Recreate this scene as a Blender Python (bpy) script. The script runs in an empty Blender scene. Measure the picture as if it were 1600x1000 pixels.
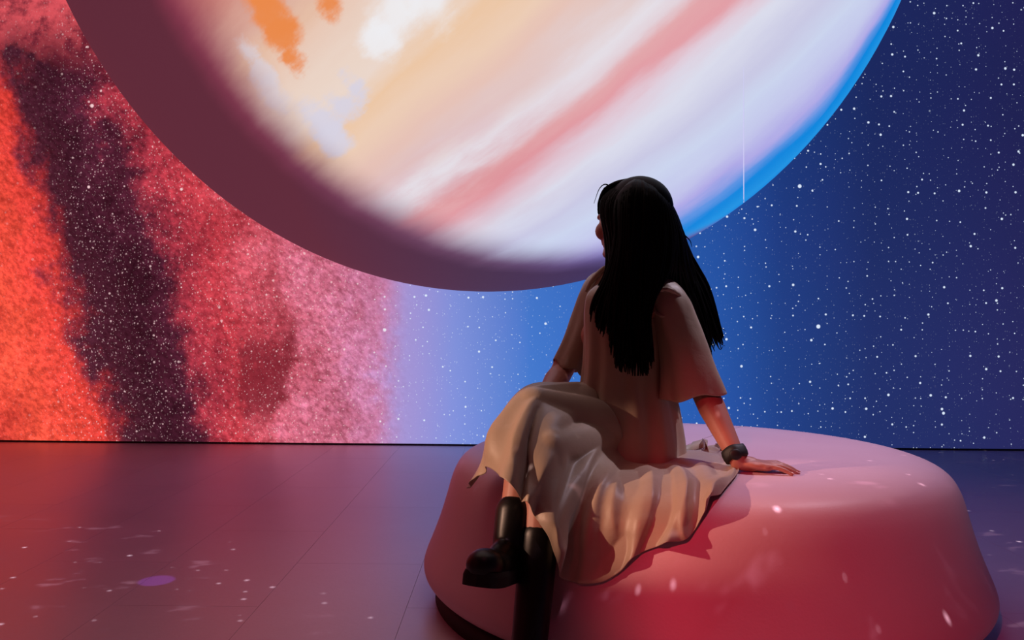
import bpy, bmesh, math, random
import numpy as np
from mathutils import Vector, Matrix, Euler, noise

random.seed(7)
rng = np.random.default_rng(7)
scene = bpy.context.scene
COL = scene.collection

# ------------------------------------------------------------------ camera, world, lights, exposure
FPX = 1300.0                    # focal length in pixels of the 1600 px wide frame
CAM_Z = 0.84
ROLL = math.radians(0.5)
cam_data = bpy.data.cameras.new('camera')
cam_data.sensor_width = 36.0
cam_data.lens = FPX / 1600.0 * 36.0
cam_data.clip_start = 0.02
cam = bpy.data.objects.new('camera', cam_data)
COL.objects.link(cam)
cam.matrix_world = Matrix.Translation((0, 0, CAM_Z)) @ Euler((math.pi / 2, 0, 0)).to_matrix().to_4x4() @ Matrix.Rotation(ROLL, 4, 'Z')
scene.camera = cam

world = bpy.data.worlds.new('world')
scene.world = world
world.use_nodes = True
world.node_tree.nodes['Background'].inputs[0].default_value = (0.02, 0.015, 0.03, 1)
world.node_tree.nodes['Background'].inputs[1].default_value = 0.3

scene.view_settings.view_transform = 'Standard'
scene.view_settings.look = 'None'
scene.view_settings.exposure = 0.0
scene.view_settings.gamma = 1.0
scene.view_settings.use_curve_mapping = False
scene.cycles.use_denoising = True
scene.cycles.max_bounces = 5
scene.cycles.sample_clamp_indirect = 4.0


def lin(c):
    """sRGB 0-255 -> linear rgb"""
    return tuple(((v / 255.0) / 12.92 if v / 255.0 <= 0.04045 else ((v / 255.0 + 0.055) / 1.055) ** 2.4) for v in c)


# ---------------------------------------------------------------- node expression helper
class X:
    """a node socket with arithmetic"""
    def __init__(self, nt, sock):
        self.nt, self.s = nt, sock

    def _m(self, op, other=None, third=None, clamp=False):
        n = self.nt.nodes.new('ShaderNodeMath')
        n.operation = op
        n.use_clamp = clamp
        for i, v in enumerate((self, other, third)):
            if v is None:
                continue
            if isinstance(v, X):
                self.nt.links.new(v.s, n.inputs[i])
            else:
                n.inputs[i].default_value = v
        return X(self.nt, n.outputs[0])

    def __add__(self, o): return self._m('ADD', o)
    __radd__ = __add__
    def __sub__(self, o): return self._m('SUBTRACT', o)
    def __rsub__(self, o): return (self * -1.0) + o
    def __mul__(self, o): return self._m('MULTIPLY', o)
    __rmul__ = __mul__
    def __truediv__(self, o): return self._m('DIVIDE', o)
    def clamp(self): return self._m('ADD', 0.0, clamp=True)
    def max(self, o): return self._m('MAXIMUM', o)
    def min(self, o): return self._m('MINIMUM', o)
    def pow(self, o): return self._m('POWER', o)
    def sqrt(self): return self._m('SQRT')

    def step(self, a, b):
        """smooth 0..1 as the value goes from a to b"""
        n = self.nt.nodes.new('ShaderNodeMapRange')
        n.interpolation_type = 'SMOOTHSTEP'
        flip = a > b
        lo, hi = (b, a) if flip else (a, b)
        n.inputs[1].default_value = lo
        n.inputs[2].default_value = hi
        n.inputs[3].default_value = 1.0 if flip else 0.0
        n.inputs[4].default_value = 0.0 if flip else 1.0
        self.nt.links.new(self.s, n.inputs[0])
        return X(self.nt, n.outputs[0])

    def ramp(self, stops, lo, hi, interp='LINEAR'):
        """stops: (value, sRGB colour)"""
        t = (self - lo) * (1.0 / (hi - lo))
        n = self.nt.nodes.new('ShaderNodeValToRGB')
        n.color_ramp.interpolation = interp
        el = n.color_ramp.elements
        while len(el) < len(stops):
            el.new(0.5)
        for e, (v, c) in zip(el, stops):
            e.position = (v - lo) / (hi - lo)
            e.color = (*lin(c), 1)
        for e, (v, c) in zip(el, stops):
            e.position = (v - lo) / (hi - lo)
            e.color = (*lin(c), 1)
        self.nt.links.new(t.s, n.inputs[0])
        return X(self.nt, n.outputs[0])


def nmix(nt, fac, a, b, mode='MIX'):
    n = nt.nodes.new('ShaderNodeMix')
    n.data_type = 'RGBA'
    n.blend_type = mode
    n.clamp_factor = True
    for v, sk in ((fac, n.inputs[0]), (a, n.inputs[6]), (b, n.inputs[7])):
        if isinstance(v, X):
            nt.links.new(v.s, sk)
        elif isinstance(v, (int, float)):
            sk.default_value = v
        else:
            sk.default_value = (*v, 1)
    return X(nt, n.outputs[2])


def comb(nt, x, y, z=0.0):
    n = nt.nodes.new('ShaderNodeCombineXYZ')
    for v, sk in zip((x, y, z), n.inputs):
        if isinstance(v, X):
            nt.links.new(v.s, sk)
        else:
            sk.default_value = v
    return X(nt, n.outputs[0])


def nnoise(nt, vec, scale, detail=4, rough=0.55, dist=0.0):
    n = nt.nodes.new('ShaderNodeTexNoise')
    n.noise_dimensions = '3D'
    n.inputs['Scale'].default_value = scale
    n.inputs['Detail'].default_value = detail
    n.inputs['Roughness'].default_value = rough
    n.inputs['Distortion'].default_value = dist
    nt.links.new(vec.s, n.inputs['Vector'])
    return X(nt, n.outputs[0])


def nvoronoi(nt, vec, scale, rand=1.0):
    n = nt.nodes.new('ShaderNodeTexVoronoi')
    n.voronoi_dimensions = '2D'
    n.inputs['Scale'].default_value = scale
    n.inputs['Randomness'].default_value = rand
    nt.links.new(vec.s, n.inputs['Vector'])
    sep = nt.nodes.new('ShaderNodeSeparateColor')
    nt.links.new(n.outputs['Color'], sep.inputs[0])
    return X(nt, n.outputs['Distance']), X(nt, sep.outputs[0]), X(nt, sep.outputs[1])


def sepxyz(nt, vec):
    n = nt.nodes.new('ShaderNodeSeparateXYZ')
    nt.links.new(vec.s, n.inputs[0])
    return [X(nt, o) for o in n.outputs]


def texco(nt, which='Object'):
    n = nt.nodes.new('ShaderNodeTexCoord')
    return X(nt, n.outputs[which])


def new_mat(name):
    m = bpy.data.materials.new(name)
    m.use_nodes = True
    nt = m.node_tree
    bsdf = nt.nodes['Principled BSDF']
    return m, nt, bsdf


def stars(nt, vec, scale, r, keep):
    """round star specks: cells of a 2D voronoi, a share of the cells holds a star of varied size"""
    d, ra, rb = nvoronoi(nt, vec, scale)
    size = (rb * rb * 0.75 + 0.25) * r
    m = (1.0 - d / size).clamp()
    on = ra.step(1.0 - keep, 1.0 - keep + 0.01)
    return (m * 2.2).clamp() * on


# ---------------------------------------------------------------- lamps of the room (projectors) and one added fill spot
def aim(o, target):
    d = Vector(target) - o.location
    o.rotation_euler = d.to_track_quat('-Z', 'Y').to_euler()


def spot(name, loc, target, watts, deg, color=(1, 1, 1), blend=0.3, radius=0.02):
    l = bpy.data.lights.new(name, 'SPOT')
    l.energy = watts
    l.spot_size = math.radians(deg)
    l.spot_blend = blend
    l.color = color
    l.shadow_soft_size = radius
    o = bpy.data.objects.new(name, l)
    COL.objects.link(o)
    o.location = loc
    aim(o, target)
    return o


# warm accent spotlight on the sitter, high on the left behind the camera
spot('accent_spotlight', (-3.4, 1.25, 1.85), (0.16, 1.99, 0.50), 560, 7.8, (1.0, 0.57, 0.39), 0.6, 0.012)
# red projector beam on the front of the bench
spot('red_projector', (-1.1, -1.6, 2.3), (0.92, 1.9, 0.26), 240, 20.0, (1.0, 0.04, 0.09), 0.65, 0.012)
# unseen lavender spot added high on the right to brighten the bench seat
spot('lavender_fill_spot', (3.0, 3.1, 5.0), (0.62, 2.62, 0.46), 620, 19.0, (0.95, 0.80, 1.0), 0.8, 0.03)
# small violet marker light straight down on the floor
spot('violet_spotlight', (-2.3, 1.9, 4.9), (-1.125, 2.65, 0.0), 260, 1.3, (0.42, 0.12, 1.0), 0.35, 0.004)

# overhead floor projector with a picture of red nebula and white star specks
proj = spot('floor_projector', (0.35, 0.3, 5.0), (-0.1, 2.3, 0.0), 330, 90, (1, 1, 1), 0.6, 0.006)
proj.data.use_nodes = True
lnt = proj.data.node_tree
em = lnt.nodes['Emission']
nx, ny, nz = sepxyz(lnt, texco(lnt, 'Normal'))
gz = nz.pow(2.0).sqrt().max(0.05)
gvec = comb(lnt, nx / gz, ny / gz)
neb = nnoise(lnt, gvec, 2.6, 5, 0.6)
gcol = neb.ramp([(0.3, (18, 4, 10)), (0.48, (44, 10, 20)), (0.6, (70, 22, 38)), (0.75, (92, 40, 62))], 0.3, 0.75)
gs = stars(lnt, gvec, 40.0, 0.075, 0.18) + stars(lnt, comb(lnt, nx / gz + 3.3, ny / gz), 70.0, 0.12, 0.12) * 0.6
clump = nnoise(lnt, gvec, 4.0, 3, 0.5).step(0.44, 0.66)
wisp = nnoise(lnt, comb(lnt, nx / gz * 30.0, ny / gz * 70.0), 1.0, 3, 0.6).step(0.60, 0.72)
gcol = nmix(lnt, clump * wisp * 0.5, gcol, (2.2, 1.3, 1.7))
gstar = nmix(lnt, (gs * (clump * 0.8 + 0.2)).clamp(), gcol, (9.0, 7.2, 8.1))
lnt.links.new(gstar.s, em.inputs['Color'])
em.inputs['Strength'].default_value = 1.0


# ---------------------------------------------------------------- mesh helpers
def P(px, py, d):
    """a point of the place: d metres ahead of the camera, seen at that place of the photograph"""
    u, v = (px - 800.0) / FPX, (500.0 - py) / FPX
    c, s = math.cos(ROLL), math.sin(ROLL)
    return Vector(((u * c - v * s) * d, d, CAM_Z + (u * s + v * c) * d))


def link_mesh(name, verts, faces, mat, parent=None, smooth=True):
    me = bpy.data.meshes.new(name)
    off = Vector(parent_origin(parent)) if parent else Vector((0, 0, 0))
    me.from_pydata([tuple(Vector(v) - off) for v in verts], [], faces)
    me.update()
    return finish(name, me, mat, parent, smooth)


def parent_origin(p):
    o = Vector((0, 0, 0))
    while p is not None:
        o += p.location
        p = p.parent
    return o


def finish(name, me, mat, parent=None, smooth=True):
    if smooth:
        me.polygons.foreach_set('use_smooth', [True] * len(me.polygons))
    if mat:
        me.materials.append(mat)
    o = bpy.data.objects.new(name, me)
    COL.objects.link(o)
    if parent:
        o.parent = parent
    return o


def bm_object(name, bm, mat, parent=None, smooth=True):
    me = bpy.data.meshes.new(name)
    bmesh.ops.recalc_face_normals(bm, faces=bm.faces)
    if parent:
        bmesh.ops.translate(bm, vec=-parent_origin(parent), verts=bm.verts)
    bm.to_mesh(me)
    bm.free()
    return finish(name, me, mat, parent, smooth)


def box(bm, lo, hi):
    lo, hi = Vector(lo), Vector(hi)
    m = Matrix.Translation((lo + hi) / 2) @ Matrix.Diagonal((*(hi - lo), 1))
    return bmesh.ops.create_cube(bm, size=1.0, matrix=m)['verts']


def lathe(profile, center, seg=128):
    """profile (r, z) from the axis on top to the axis below"""
    vs, fs = [], []
    cx, cy = center
    n = len(profile)
    for i, (r, z) in enumerate(profile):
        if r < 1e-6:
            vs.append((cx, cy, z))
            continue
        for k in range(seg):
            a = 2 * math.pi * k / seg
            vs.append((cx + r * math.cos(a), cy + r * math.sin(a), z))
    idx = []
    c = 0
    for r, z in profile:
        if r < 1e-6:
            idx.append([c] * seg)
            c += 1
        else:
            idx.append(list(range(c, c + seg)))
            c += seg
    for i in range(n - 1):
        for k in range(seg):
            q = [idx[i][k], idx[i + 1][k], idx[i + 1][(k + 1) % seg], idx[i][(k + 1) % seg]]
            q2 = []
            for v in q:
                if v not in q2:
                    q2.append(v)
            if len(q2) > 2:
                fs.append(q2)
    return vs, fs


def frame_from(t):
    t = t.normalized()
    up = Vector((0, 0, 1)) if abs(t.z) < 0.9 else Vector((1, 0, 0))
    a = t.cross(up).normalized()
    return a, t.cross(a).normalized()


def add_tube(bm, pts, radii, seg=8, flat=1.0, cap=True):
    pts = [Vector(p) for p in pts]
    if not hasattr(radii, '__len__'):
        radii = [radii] * len(pts)
    rings = []
    prev = None
    for i, p in enumerate(pts):
        t = pts[min(i + 1, len(pts) - 1)] - pts[max(i - 1, 0)]
        if t.length < 1e-9:
            t = Vector((0, 0, 1))
        t.normalize()
        if prev is None:
            a, _ = frame_from(t)
        else:
            a = prev - t * prev.dot(t)
            a.normalize()
        prev = a
        b = t.cross(a)
        rings.append([bm.verts.new(p + (a * math.cos(2 * math.pi * k / seg) + b * math.sin(2 * math.pi * k / seg) * flat) * radii[i]) for k in range(seg)])
    for i in range(len(rings) - 1):
        for k in range(seg):
            bm.faces.new((rings[i][k], rings[i][(k + 1) % seg], rings[i + 1][(k + 1) % seg], rings[i + 1][k]))
    if cap:
        bm.faces.new(list(reversed(rings[0])))
        bm.faces.new(rings[-1])
    return rings


def add_ball(bm, c, r, m3=None, u=16, v=10):
    """ellipsoid: r number or (rx, ry, rz), m3 optional rotation"""
    if not hasattr(r, '__len__'):
        r = (r, r, r)
    M = Matrix.Translation(Vector(c)) @ (m3.to_4x4() if m3 else Matrix.Identity(4)) @ Matrix.Diagonal((*r, 1))
    bmesh.ops.create_uvsphere(bm, u_segments=u, v_segments=v, radius=1.0, matrix=M)


def add_chain(bm, pts, radii, seg=16):
    """tapered limb of closed volumes: a ball at each joint and a cone between"""
    pts = [Vector(p) for p in pts]
    for p, r in zip(pts, radii):
        add_ball(bm, p, r)
    for i in range(len(pts) - 1):
        add_tube(bm, [pts[i], pts[i + 1]], [radii[i], radii[i + 1]], seg)


def catmull(pts, n):
    """n points on a Catmull-Rom curve through pts"""
    pts = [np.array(p, float) for p in pts]
    pts = [2 * pts[0] - pts[1]] + pts + [2 * pts[-1] - pts[-2]]
    out = []
    m = len(pts) - 3
    for i in range(n):
        t = i / (n - 1) * m
        k = min(int(t), m - 1)
        t -= k
        a, b, c, d = pts[k:k + 4]
        out.append(0.5 * (2 * b + (c - a) * t + (2 * a - 5 * b + 4 * c - d) * t * t + (3 * b - a - 3 * c + d) * t ** 3))
    return out


def solidify_remesh(name, bm, mat, parent, voxel, smooth_it=6, factor=0.5):
    """union of the closed volumes in bm as one continuous surface"""
    me = bpy.data.meshes.new(name + '_src')
    bmesh.ops.recalc_face_normals(bm, faces=bm.faces)
    if parent:
        bmesh.ops.translate(bm, vec=-parent_origin(parent), verts=bm.verts)
    bm.to_mesh(me)
    bm.free()
    tmp = bpy.data.objects.new(name + '_src', me)
    COL.objects.link(tmp)
    r = tmp.modifiers.new('r', 'REMESH')
    r.mode = 'VOXEL'
    r.voxel_size = voxel
    s = tmp.modifiers.new('s', 'SMOOTH')
    s.factor = factor
    s.iterations = smooth_it
    bpy.context.view_layer.update()
    dg = bpy.context.evaluated_depsgraph_get()
    res = bpy.data.meshes.new_from_object(tmp.evaluated_get(dg))
    bpy.data.objects.remove(tmp)
    bpy.data.meshes.remove(me)
    res.name = name
    res.materials.clear()
    return finish(name, res, mat, parent, True)


def tag(o, label=None, cat=None, group=None, kind=None):
    if label:
        o['label'] = label
    if cat:
        o['category'] = cat
    if group:
        o['group'] = group
    if kind:
        o['kind'] = kind
    return o


def empty(name, loc):
    o = bpy.data.objects.new(name, None)
    o.empty_display_size = 0.1
    o.location = loc
    COL.objects.link(o)
    return o


# ================================================================== THE ROOM
WALL_Y = 5.54
XL, XR, YB, ZC = -4.6, 4.6, -3.6, 5.2
K = FPX / WALL_Y                     # wall metres -> hundredths of the picture below


def wall_picture(name, axis):
    """the projected star picture: red nebula on the left, blue deep space on the right"""
    m, nt, bsdf = new_mat(name)
    ox, oy, oz = sepxyz(nt, texco(nt, 'Object'))
    if axis == 'back':
        wx = ox
    elif axis == 'left':                # picture runs on round the corner
        wx = (WALL_Y - oy) * -1.0 + XL
    elif axis == 'right':
        wx = (WALL_Y - oy) + XR
    else:
        wx = ox * 0.45 - 3.2
    U = wx * (K / 100.0) + 8.0
    V = (oz - CAM_Z) * (-K / 100.0) + 5.0
    V = V - (U - 8.0) * math.tan(ROLL)
    w2 = comb(nt, wx, oz)
    n1 = nnoise(nt, w2, 1.5, 5, 0.62)
    n2 = nnoise(nt, comb(nt, wx + 7.3, oz * 0.8), 3.2, 5, 0.65)
    n3 = nnoise(nt, comb(nt, wx + 3.1, oz + 9.0), 9.0, 4, 0.7)
    left = U.step(6.6, 5.2)
    lf = ((4.6 - U) * 0.5).clamp()
    t = U - (V - 4.0) * 0.33 * lf
    t = t + ((n1 - 0.5) * 1.7 + (n2 - 0.5) * 1.5 + (n3 - 0.5) * 0.7) * left
    stops = [(-4, (150, 40, 48)), (-1.2, (215, 60, 52)), (-0.2, (252, 84, 62)), (0.55, (250, 72, 62)), (0.85, (150, 44, 54)),
             (1.1, (78, 30, 44)), (1.7, (62, 22, 36)), (2.35, (84, 30, 48)), (2.85, (176, 52, 66)), (3.4, (204, 62, 72)),
             (4.3, (206, 84, 98)), (5.2, (214, 112, 138)), (5.9, (208, 128, 168)), (6.3, (168, 150, 214)), (7.1, (128, 146, 220)),
             (8.3, (66, 120, 204)), (9.6, (44, 106, 192)), (11.2, (38, 86, 168)), (12.2, (32, 64, 134)), (13.6, (32, 48, 106)),
             (16, (38, 40, 92)), (22, (30, 28, 70))]
    col = t.ramp(stops, -4.0, 22.0)
    # cloudy light and dark inside the nebula
    cloud = (n2 * 0.9 + n3 * 0.5 + n1 * 0.5 - 0.95).step(-0.42, 0.42)
    dark_cl = nmix(nt, cloud, (0.42, 0.30, 0.36), (1.4, 1.55, 1.55))
    col = nmix(nt, left * 0.8, col, nmix(nt, 1.0, col, dark_cl, 'MULTIPLY'))
    n4 = nnoise(nt, comb(nt, wx * 1.2 + oz * 0.5, oz), 24.0, 3, 0.7)
    col = nmix(nt, left, col, nmix(nt, 1.0, col, nmix(nt, n4.step(0.3, 0.7), (0.66, 0.6, 0.62), (1.3, 1.4, 1.4)), 'MULTIPLY'))
    # dark pillar in the pink part, red top of the nebula
    bx = (U - 4.15 + (n2 - 0.5) * 2.2 + (n3 - 0.5) * 0.8)
    by = (V - 6.0 + (n1 - 0.5) * 2.8)
    blob = (bx * bx * 3.2 + by * by * 0.55).step(0.85, 0.1)
    col = nmix(nt, blob * 0.8, col, lin((120, 30, 42)))
    top = (V + (n2 - 0.5) * 2.4 + (n3 - 0.5) * 0.8).step(1.2, 0.5) * U.step(3.0, 1.6)
    col = nmix(nt, top * 0.85, col, nmix(nt, (n2 * 0.6 + n3 * 0.4).step(0.40, 0.60), lin((112, 34, 50)), lin((240, 92, 100))))
    # the blue part is lighter low down and darker towards the top
    right = U.step(6.0, 8.0)
    shade = V.step(1.0, 6.5)
    col = nmix(nt, right, col, nmix(nt, 1.0, col, nmix(nt, shade, (0.72, 0.72, 0.78), (1.06, 1.06, 1.04)), 'MULTIPLY'))
    haze = nnoise(nt, w2, 1.1, 4, 0.5).step(0.35, 0.7)
    col = nmix(nt, right * haze * 0.35, col, nmix(nt, 1.0, col, (1.25, 0.95, 1.1), 'MULTIPLY'))
    # stars
    s = stars(nt, w2, 11.0, 0.115, 0.55) + stars(nt, comb(nt, wx + 4.4, oz + 1.7), 22.0, 0.13, 0.30) * 0.8
    s = s + stars(nt, comb(nt, wx + 2.2, oz + 6.7), 2.1, 0.045, 0.4) * 1.6
    fine = stars(nt, comb(nt, wx * 1.5 + 9.0, oz + 3.3), 42.0, 0.24, 0.28) * 0.35
    dense = U.step(10.5, 6.5)
    s = s + fine * (dense * 0.9 + 0.25)
    glit = stars(nt, comb(nt, wx * 1.35 + oz * 0.4, oz - wx * 0.3), 36.0, 0.3, 0.5) * (left * (cloud * 0.8 + 0.2)) * 0.75
    glit = glit + stars(nt, comb(nt, wx * 1.25 - oz * 0.3, oz + 2.2), 24.0, 0.2, 0.55) * left * 0.6
    calm = U.step(1.3, 0.6)                      # the orange cloud has few stars
    glit = glit * (n4.step(0.35, 0.62) * 0.85 + 0.15)
    s = s * (1.0 - left * 0.45)
    s = (s * (1.0 - calm * 0.75) + glit * (1.0 - calm * 0.8)).clamp()
    scol = nmix(nt, left, lin((222, 236, 255)), lin((255, 214, 216)))
    col = nmix(nt, s, col, scol)
    nt.links.new(col.s, bsdf.inputs['Emission Color'])
    bsdf.inputs['Emission Strength'].default_value = {'back': 0.97, 'left': 0.42, 'right': 0.42, 'front': 0.07}[axis]
    m.cycles.emission_sampling = 'NONE'
    bsdf.inputs['Base Color'].default_value = (0.04, 0.04, 0.045, 1)
    bsdf.inputs['Roughness'].default_value = 0.9
    bsdf.inputs['Specular IOR Level'].default_value = 0.1
    return m


def wall(name, lo, hi, mat):
    bm = bmesh.new()
    box(bm, lo, hi)
    return tag(bm_object(name, bm, mat, smooth=False), kind='structure')


W_BACK = wall_picture('projected_space_back', 'back')
wall('wall_back', (XL - 0.1, WALL_Y, 0), (XR + 0.1, WALL_Y + 0.1, ZC), W_BACK)
wall('wall_left', (XL - 0.1, YB, 0), (XL, WALL_Y, ZC), wall_picture('projected_space_left', 'left'))
wall('wall_right', (XR, YB, 0), (XR + 0.1, WALL_Y, ZC), wall_picture('projected_space_right', 'right'))
wall('wall_front', (XL, YB - 0.1, 0), (XR, YB, ZC), wall_picture('projected_space_front', 'front'))

m_ceil, _, b = new_mat('ceiling_black')
b.inputs['Base Color'].default_value = (0.012, 0.012, 0.014, 1)
b.inputs['Roughness'].default_value = 0.9
wall('ceiling', (XL, YB, ZC), (XR, WALL_Y, ZC + 0.1), m_ceil)

m_base, _, b = new_mat('baseboard_dark')
b.inputs['Base Color'].default_value = (0.015, 0.012, 0.018, 1)
b.inputs['Roughness'].default_value = 0.6
wall('baseboard_back', (XL, WALL_Y - 0.012, 0), (XR, WALL_Y, 0.011), m_base)

# floor: dark sub floor and sheets of smooth grey vinyl with hairline joints
m_sub, _, b = new_mat('subfloor_dark')
b.inputs['Base Color'].default_value = (0.10, 0.085, 0.10, 1)
floor = wall('floor', (XL, YB, -0.1), (XR, WALL_Y, -0.004), m_sub)

m_floor, nt, b = new_mat('floor_vinyl')
gn = nt.nodes.new('ShaderNodeNewGeometry')
gp = X(nt, gn.outputs['Position'])
oi = nt.nodes.new('ShaderNodeObjectInfo')
rnd = X(nt, oi.outputs['Random'])
f1 = nnoise(nt, gp, 2.2, 6, 0.65)
f2 = nnoise(nt, gp, 60.0, 3, 0.7)
fcol = nmix(nt, (f1 * 0.6 + f2 * 0.25 + rnd * 0.04).clamp(), (0.52, 0.45, 0.50), (0.84, 0.75, 0.82))
nt.links.new(fcol.s, b.inputs['Base Color'])
rough = f1 * 0.16 + f2 * 0.12 + 0.20
nt.links.new(rough.s, b.inputs['Roughness'])
b.inputs['Specular IOR Level'].default_value = 1.0
b.inputs['IOR'].default_value = 1.75
bump = nt.nodes.new('ShaderNodeBump')
bump.inputs['Strength'].default_value = 0.06
bump.inputs['Distance'].default_value = 0.01
nt.links.new(f2.s, bump.inputs['Height'])
nt.links.new(bump.outputs[0], b.inputs['Normal'])

TW, TL, GAP = 0.43, 0.86, 0.0011
bm = bmesh.new()
box(bm, (-TW / 2 + GAP / 2, -TL / 2 + GAP / 2, -0.004), (TW / 2 - GAP / 2, TL / 2 - GAP / 2, 0.0))
tile_me = bpy.data.meshes.new('floor_tile')
bm.to_mesh(tile_me)
bm.free()
tile_me.materials.append(m_floor)
ncol, nrow = int((XR - XL) / TW) + 1, int((WALL_Y - YB) / TL) + 2
for i in range(ncol):
    for j in range(nrow):
        x = XL + TW * (i + 0.5)
        y = YB + TL * (j + 0.5) - (TL / 2 if i % 2 else 0)
        if x + TW / 2 > XR + 0.2 or y - TL / 2 > WALL_Y or y + TL / 2 < YB or y + TL / 2 > WALL_Y + TL * 0.99:
            continue
        o = bpy.data.objects.new('floor_tile', tile_me)
        COL.objects.link(o)
        o.parent = floor
        o.location = (x, y, 0)

# ================================================================== PLANET
PC, PR = Vector((-0.1228, 3.6, 2.7465)), 1.784
planet = empty('planet_balloon', PC)
tag(planet, 'huge hanging planet globe with peach, white and blue cloud bands', 'globe')

def globe_point(px, py):
    o_, v_ = Vector((0, 0, CAM_Z)), (P(px, py, 1.0) - Vector((0, 0, CAM_Z))).normalized()
    bq = v_.dot(PC - o_)
    t_ = bq - math.sqrt(max(0.0, bq * bq - (PC - o_).length_squared + PR * PR))
    return o_ + v_ * t_


m_pl, nt, b = new_mat('projected_planet')
tc = texco(nt, 'Object')
ox, oy, oz = sepxyz(nt, tc)
ux, uy, uz = ox * (1 / PR), oy * (1 / PR), oz * (1 / PR)
nvec = comb(nt, ux, uy, uz)


def dot(a, bb, c):
    return ux * a + uy * bb + uz * c


S = dot(0.6395, 0.3867, -0.6645)               # across the cloud belts
A = dot(0.70, 0.08, 0.71)                      # along the belts
Bq = dot(0.0, -0.9, -0.4)
bvec = comb(nt, A * 0.55, S * 2.2, Bq * 0.6)
w1 = nnoise(nt, bvec, 3.2, 6, 0.55)
w2 = nnoise(nt, comb(nt, A * 0.9 + 3.0, S * 3.0, Bq), 5.0, 7, 0.6)
w3 = nnoise(nt, comb(nt, ux + 2.0, uy * 0.6, uz), 9.0, 6, 0.65)
Sx = S + (ux - 0.70).max(0.0) * 0.6
Sw = Sx + (w1 - 0.5) * 0.10 + (w2 - 0.5) * 0.06
stops = [(-0.5, (226, 120, 70)), (-0.16, (206, 130, 120)), (-0.085, (222, 176, 160)), (-0.055, (232, 192, 168)), (-0.02, (236, 204, 186)),
         (0.0, (236, 208, 192)), (0.035, (238, 216, 202)), (0.075, (238, 218, 206)), (0.115, (240, 202, 168)), (0.15, (240, 208, 184)),
         (0.20, (234, 198, 186)), (0.235, (230, 206, 204)), (0.268, (232, 226, 234)), (0.30, (230, 214, 222)), (0.33, (230, 170, 174)),
         (0.36, (230, 160, 168)), (0.395, (228, 208, 222)), (0.43, (222, 224, 240)), (0.50, (204, 204, 232)), (0.56, (206, 216, 242)),
         (0.63, (196, 198, 238)), (0.68, (178, 172, 234)), (0.718, (92, 150, 230)), (0.755, (0, 136, 224)), (0.83, (30, 150, 230)), (1.0, (20, 120, 220))]
pcol = Sw.ramp(stops, -0.5, 1.0)
# the ends of the belts near the shadow are more salmon, upper ends paler
salm = dot(0.62, 0.1, 0.78).step(-0.42, -0.75) * S.step(0.5, 0.36) * S.step(0.18, 0.28)
pcol = nmix(nt, salm * 0.35 * w2.step(0.35, 0.6), pcol, lin((214, 120, 130)))


def blotch(pt, r, col, amt, stretch=1.0):
    """a cloud patch round one spot of the globe"""
    global pcol
    dx, dy, dz = ux - pt[0], uy - pt[1], uz - pt[2]
    dd = (dx * dx + dy * dy + dz * dz).sqrt() + (w2 - 0.5) * 0.10 + (w3 - 0.5) * 0.09 + (w1 - 0.5) * 0.04
    pcol = nmix(nt, dd.step(r, r * 0.35) * amt, pcol, lin(col))


def on_globe(px, py):
    return (globe_point(px, py) - PC) / PR


for px_, py_, r_ in ((398, -20, 0.055), (418, 20, 0.052), (438, 55, 0.046), (458, 90, 0.034), (522, 4, 0.034)):      # orange storm
    blotch(on_globe(px_, py_), r_, (238, 140, 76), 0.95)
for px_, py_, r_ in ((385, 78, 0.034), (408, 110, 0.030), (425, 150, 0.040)):
    blotch(on_globe(px_, py_), r_, (226, 216, 222), 0.8)
for px_, py_, r_ in ((552, 138, 0.034), (535, 165, 0.044), (505, 190, 0.050), (520, 215, 0.045)):                    # pale cloud
    blotch(on_globe(px_, py_), r_, (218, 214, 230), 0.9)
for px_, py_, r_ in ((620, 15, 0.075), (670, 0, 0.08), (600, 60, 0.05)):
    blotch(on_globe(px_, py_), r_, (242, 242, 246), 0.85)
# unlit side: shade and red-to-blue room light painted into the globe colour
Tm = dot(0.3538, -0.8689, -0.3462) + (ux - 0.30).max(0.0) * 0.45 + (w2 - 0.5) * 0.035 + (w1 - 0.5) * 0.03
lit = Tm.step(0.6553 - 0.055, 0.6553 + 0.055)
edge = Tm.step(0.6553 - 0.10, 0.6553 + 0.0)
unlit = ux.ramp([(-0.9, (92, 42, 56)), (-0.35, (96, 44, 60)), (0.0, (74, 50, 78)), (0.3, (62, 50, 92)), (0.8, (50, 60, 120))], -0.9, 0.8)
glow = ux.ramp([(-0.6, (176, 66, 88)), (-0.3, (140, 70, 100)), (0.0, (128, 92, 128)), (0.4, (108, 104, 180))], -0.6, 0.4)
dark = nmix(nt, edge * 0.75, unlit, glow)
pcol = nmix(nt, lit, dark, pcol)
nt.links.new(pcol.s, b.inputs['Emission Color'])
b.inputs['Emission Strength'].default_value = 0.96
m_pl.cycles.emission_sampling = 'NONE'
b.inputs['Base Color'].default_value = (0.06, 0.06, 0.06, 1)
b.inputs['Roughness'].default_value = 0.85
b.inputs['Specular IOR Level'].default_value = 0.1
weave = nt.nodes.new('ShaderNodeBump')
weave.inputs['Strength'].default_value = 0.08
weave.inputs['Distance'].default_value = 0.004
nt.links.new(nnoise(nt, comb(nt, ox * 20, oy * 20, oz * 140), 1.0, 2).s, weave.inputs['Height'])
nt.links.new(weave.outputs[0], b.inputs['Normal'])

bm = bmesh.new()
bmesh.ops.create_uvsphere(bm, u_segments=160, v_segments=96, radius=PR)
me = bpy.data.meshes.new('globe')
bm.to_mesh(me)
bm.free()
finish('globe', me, m_pl, planet)

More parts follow.
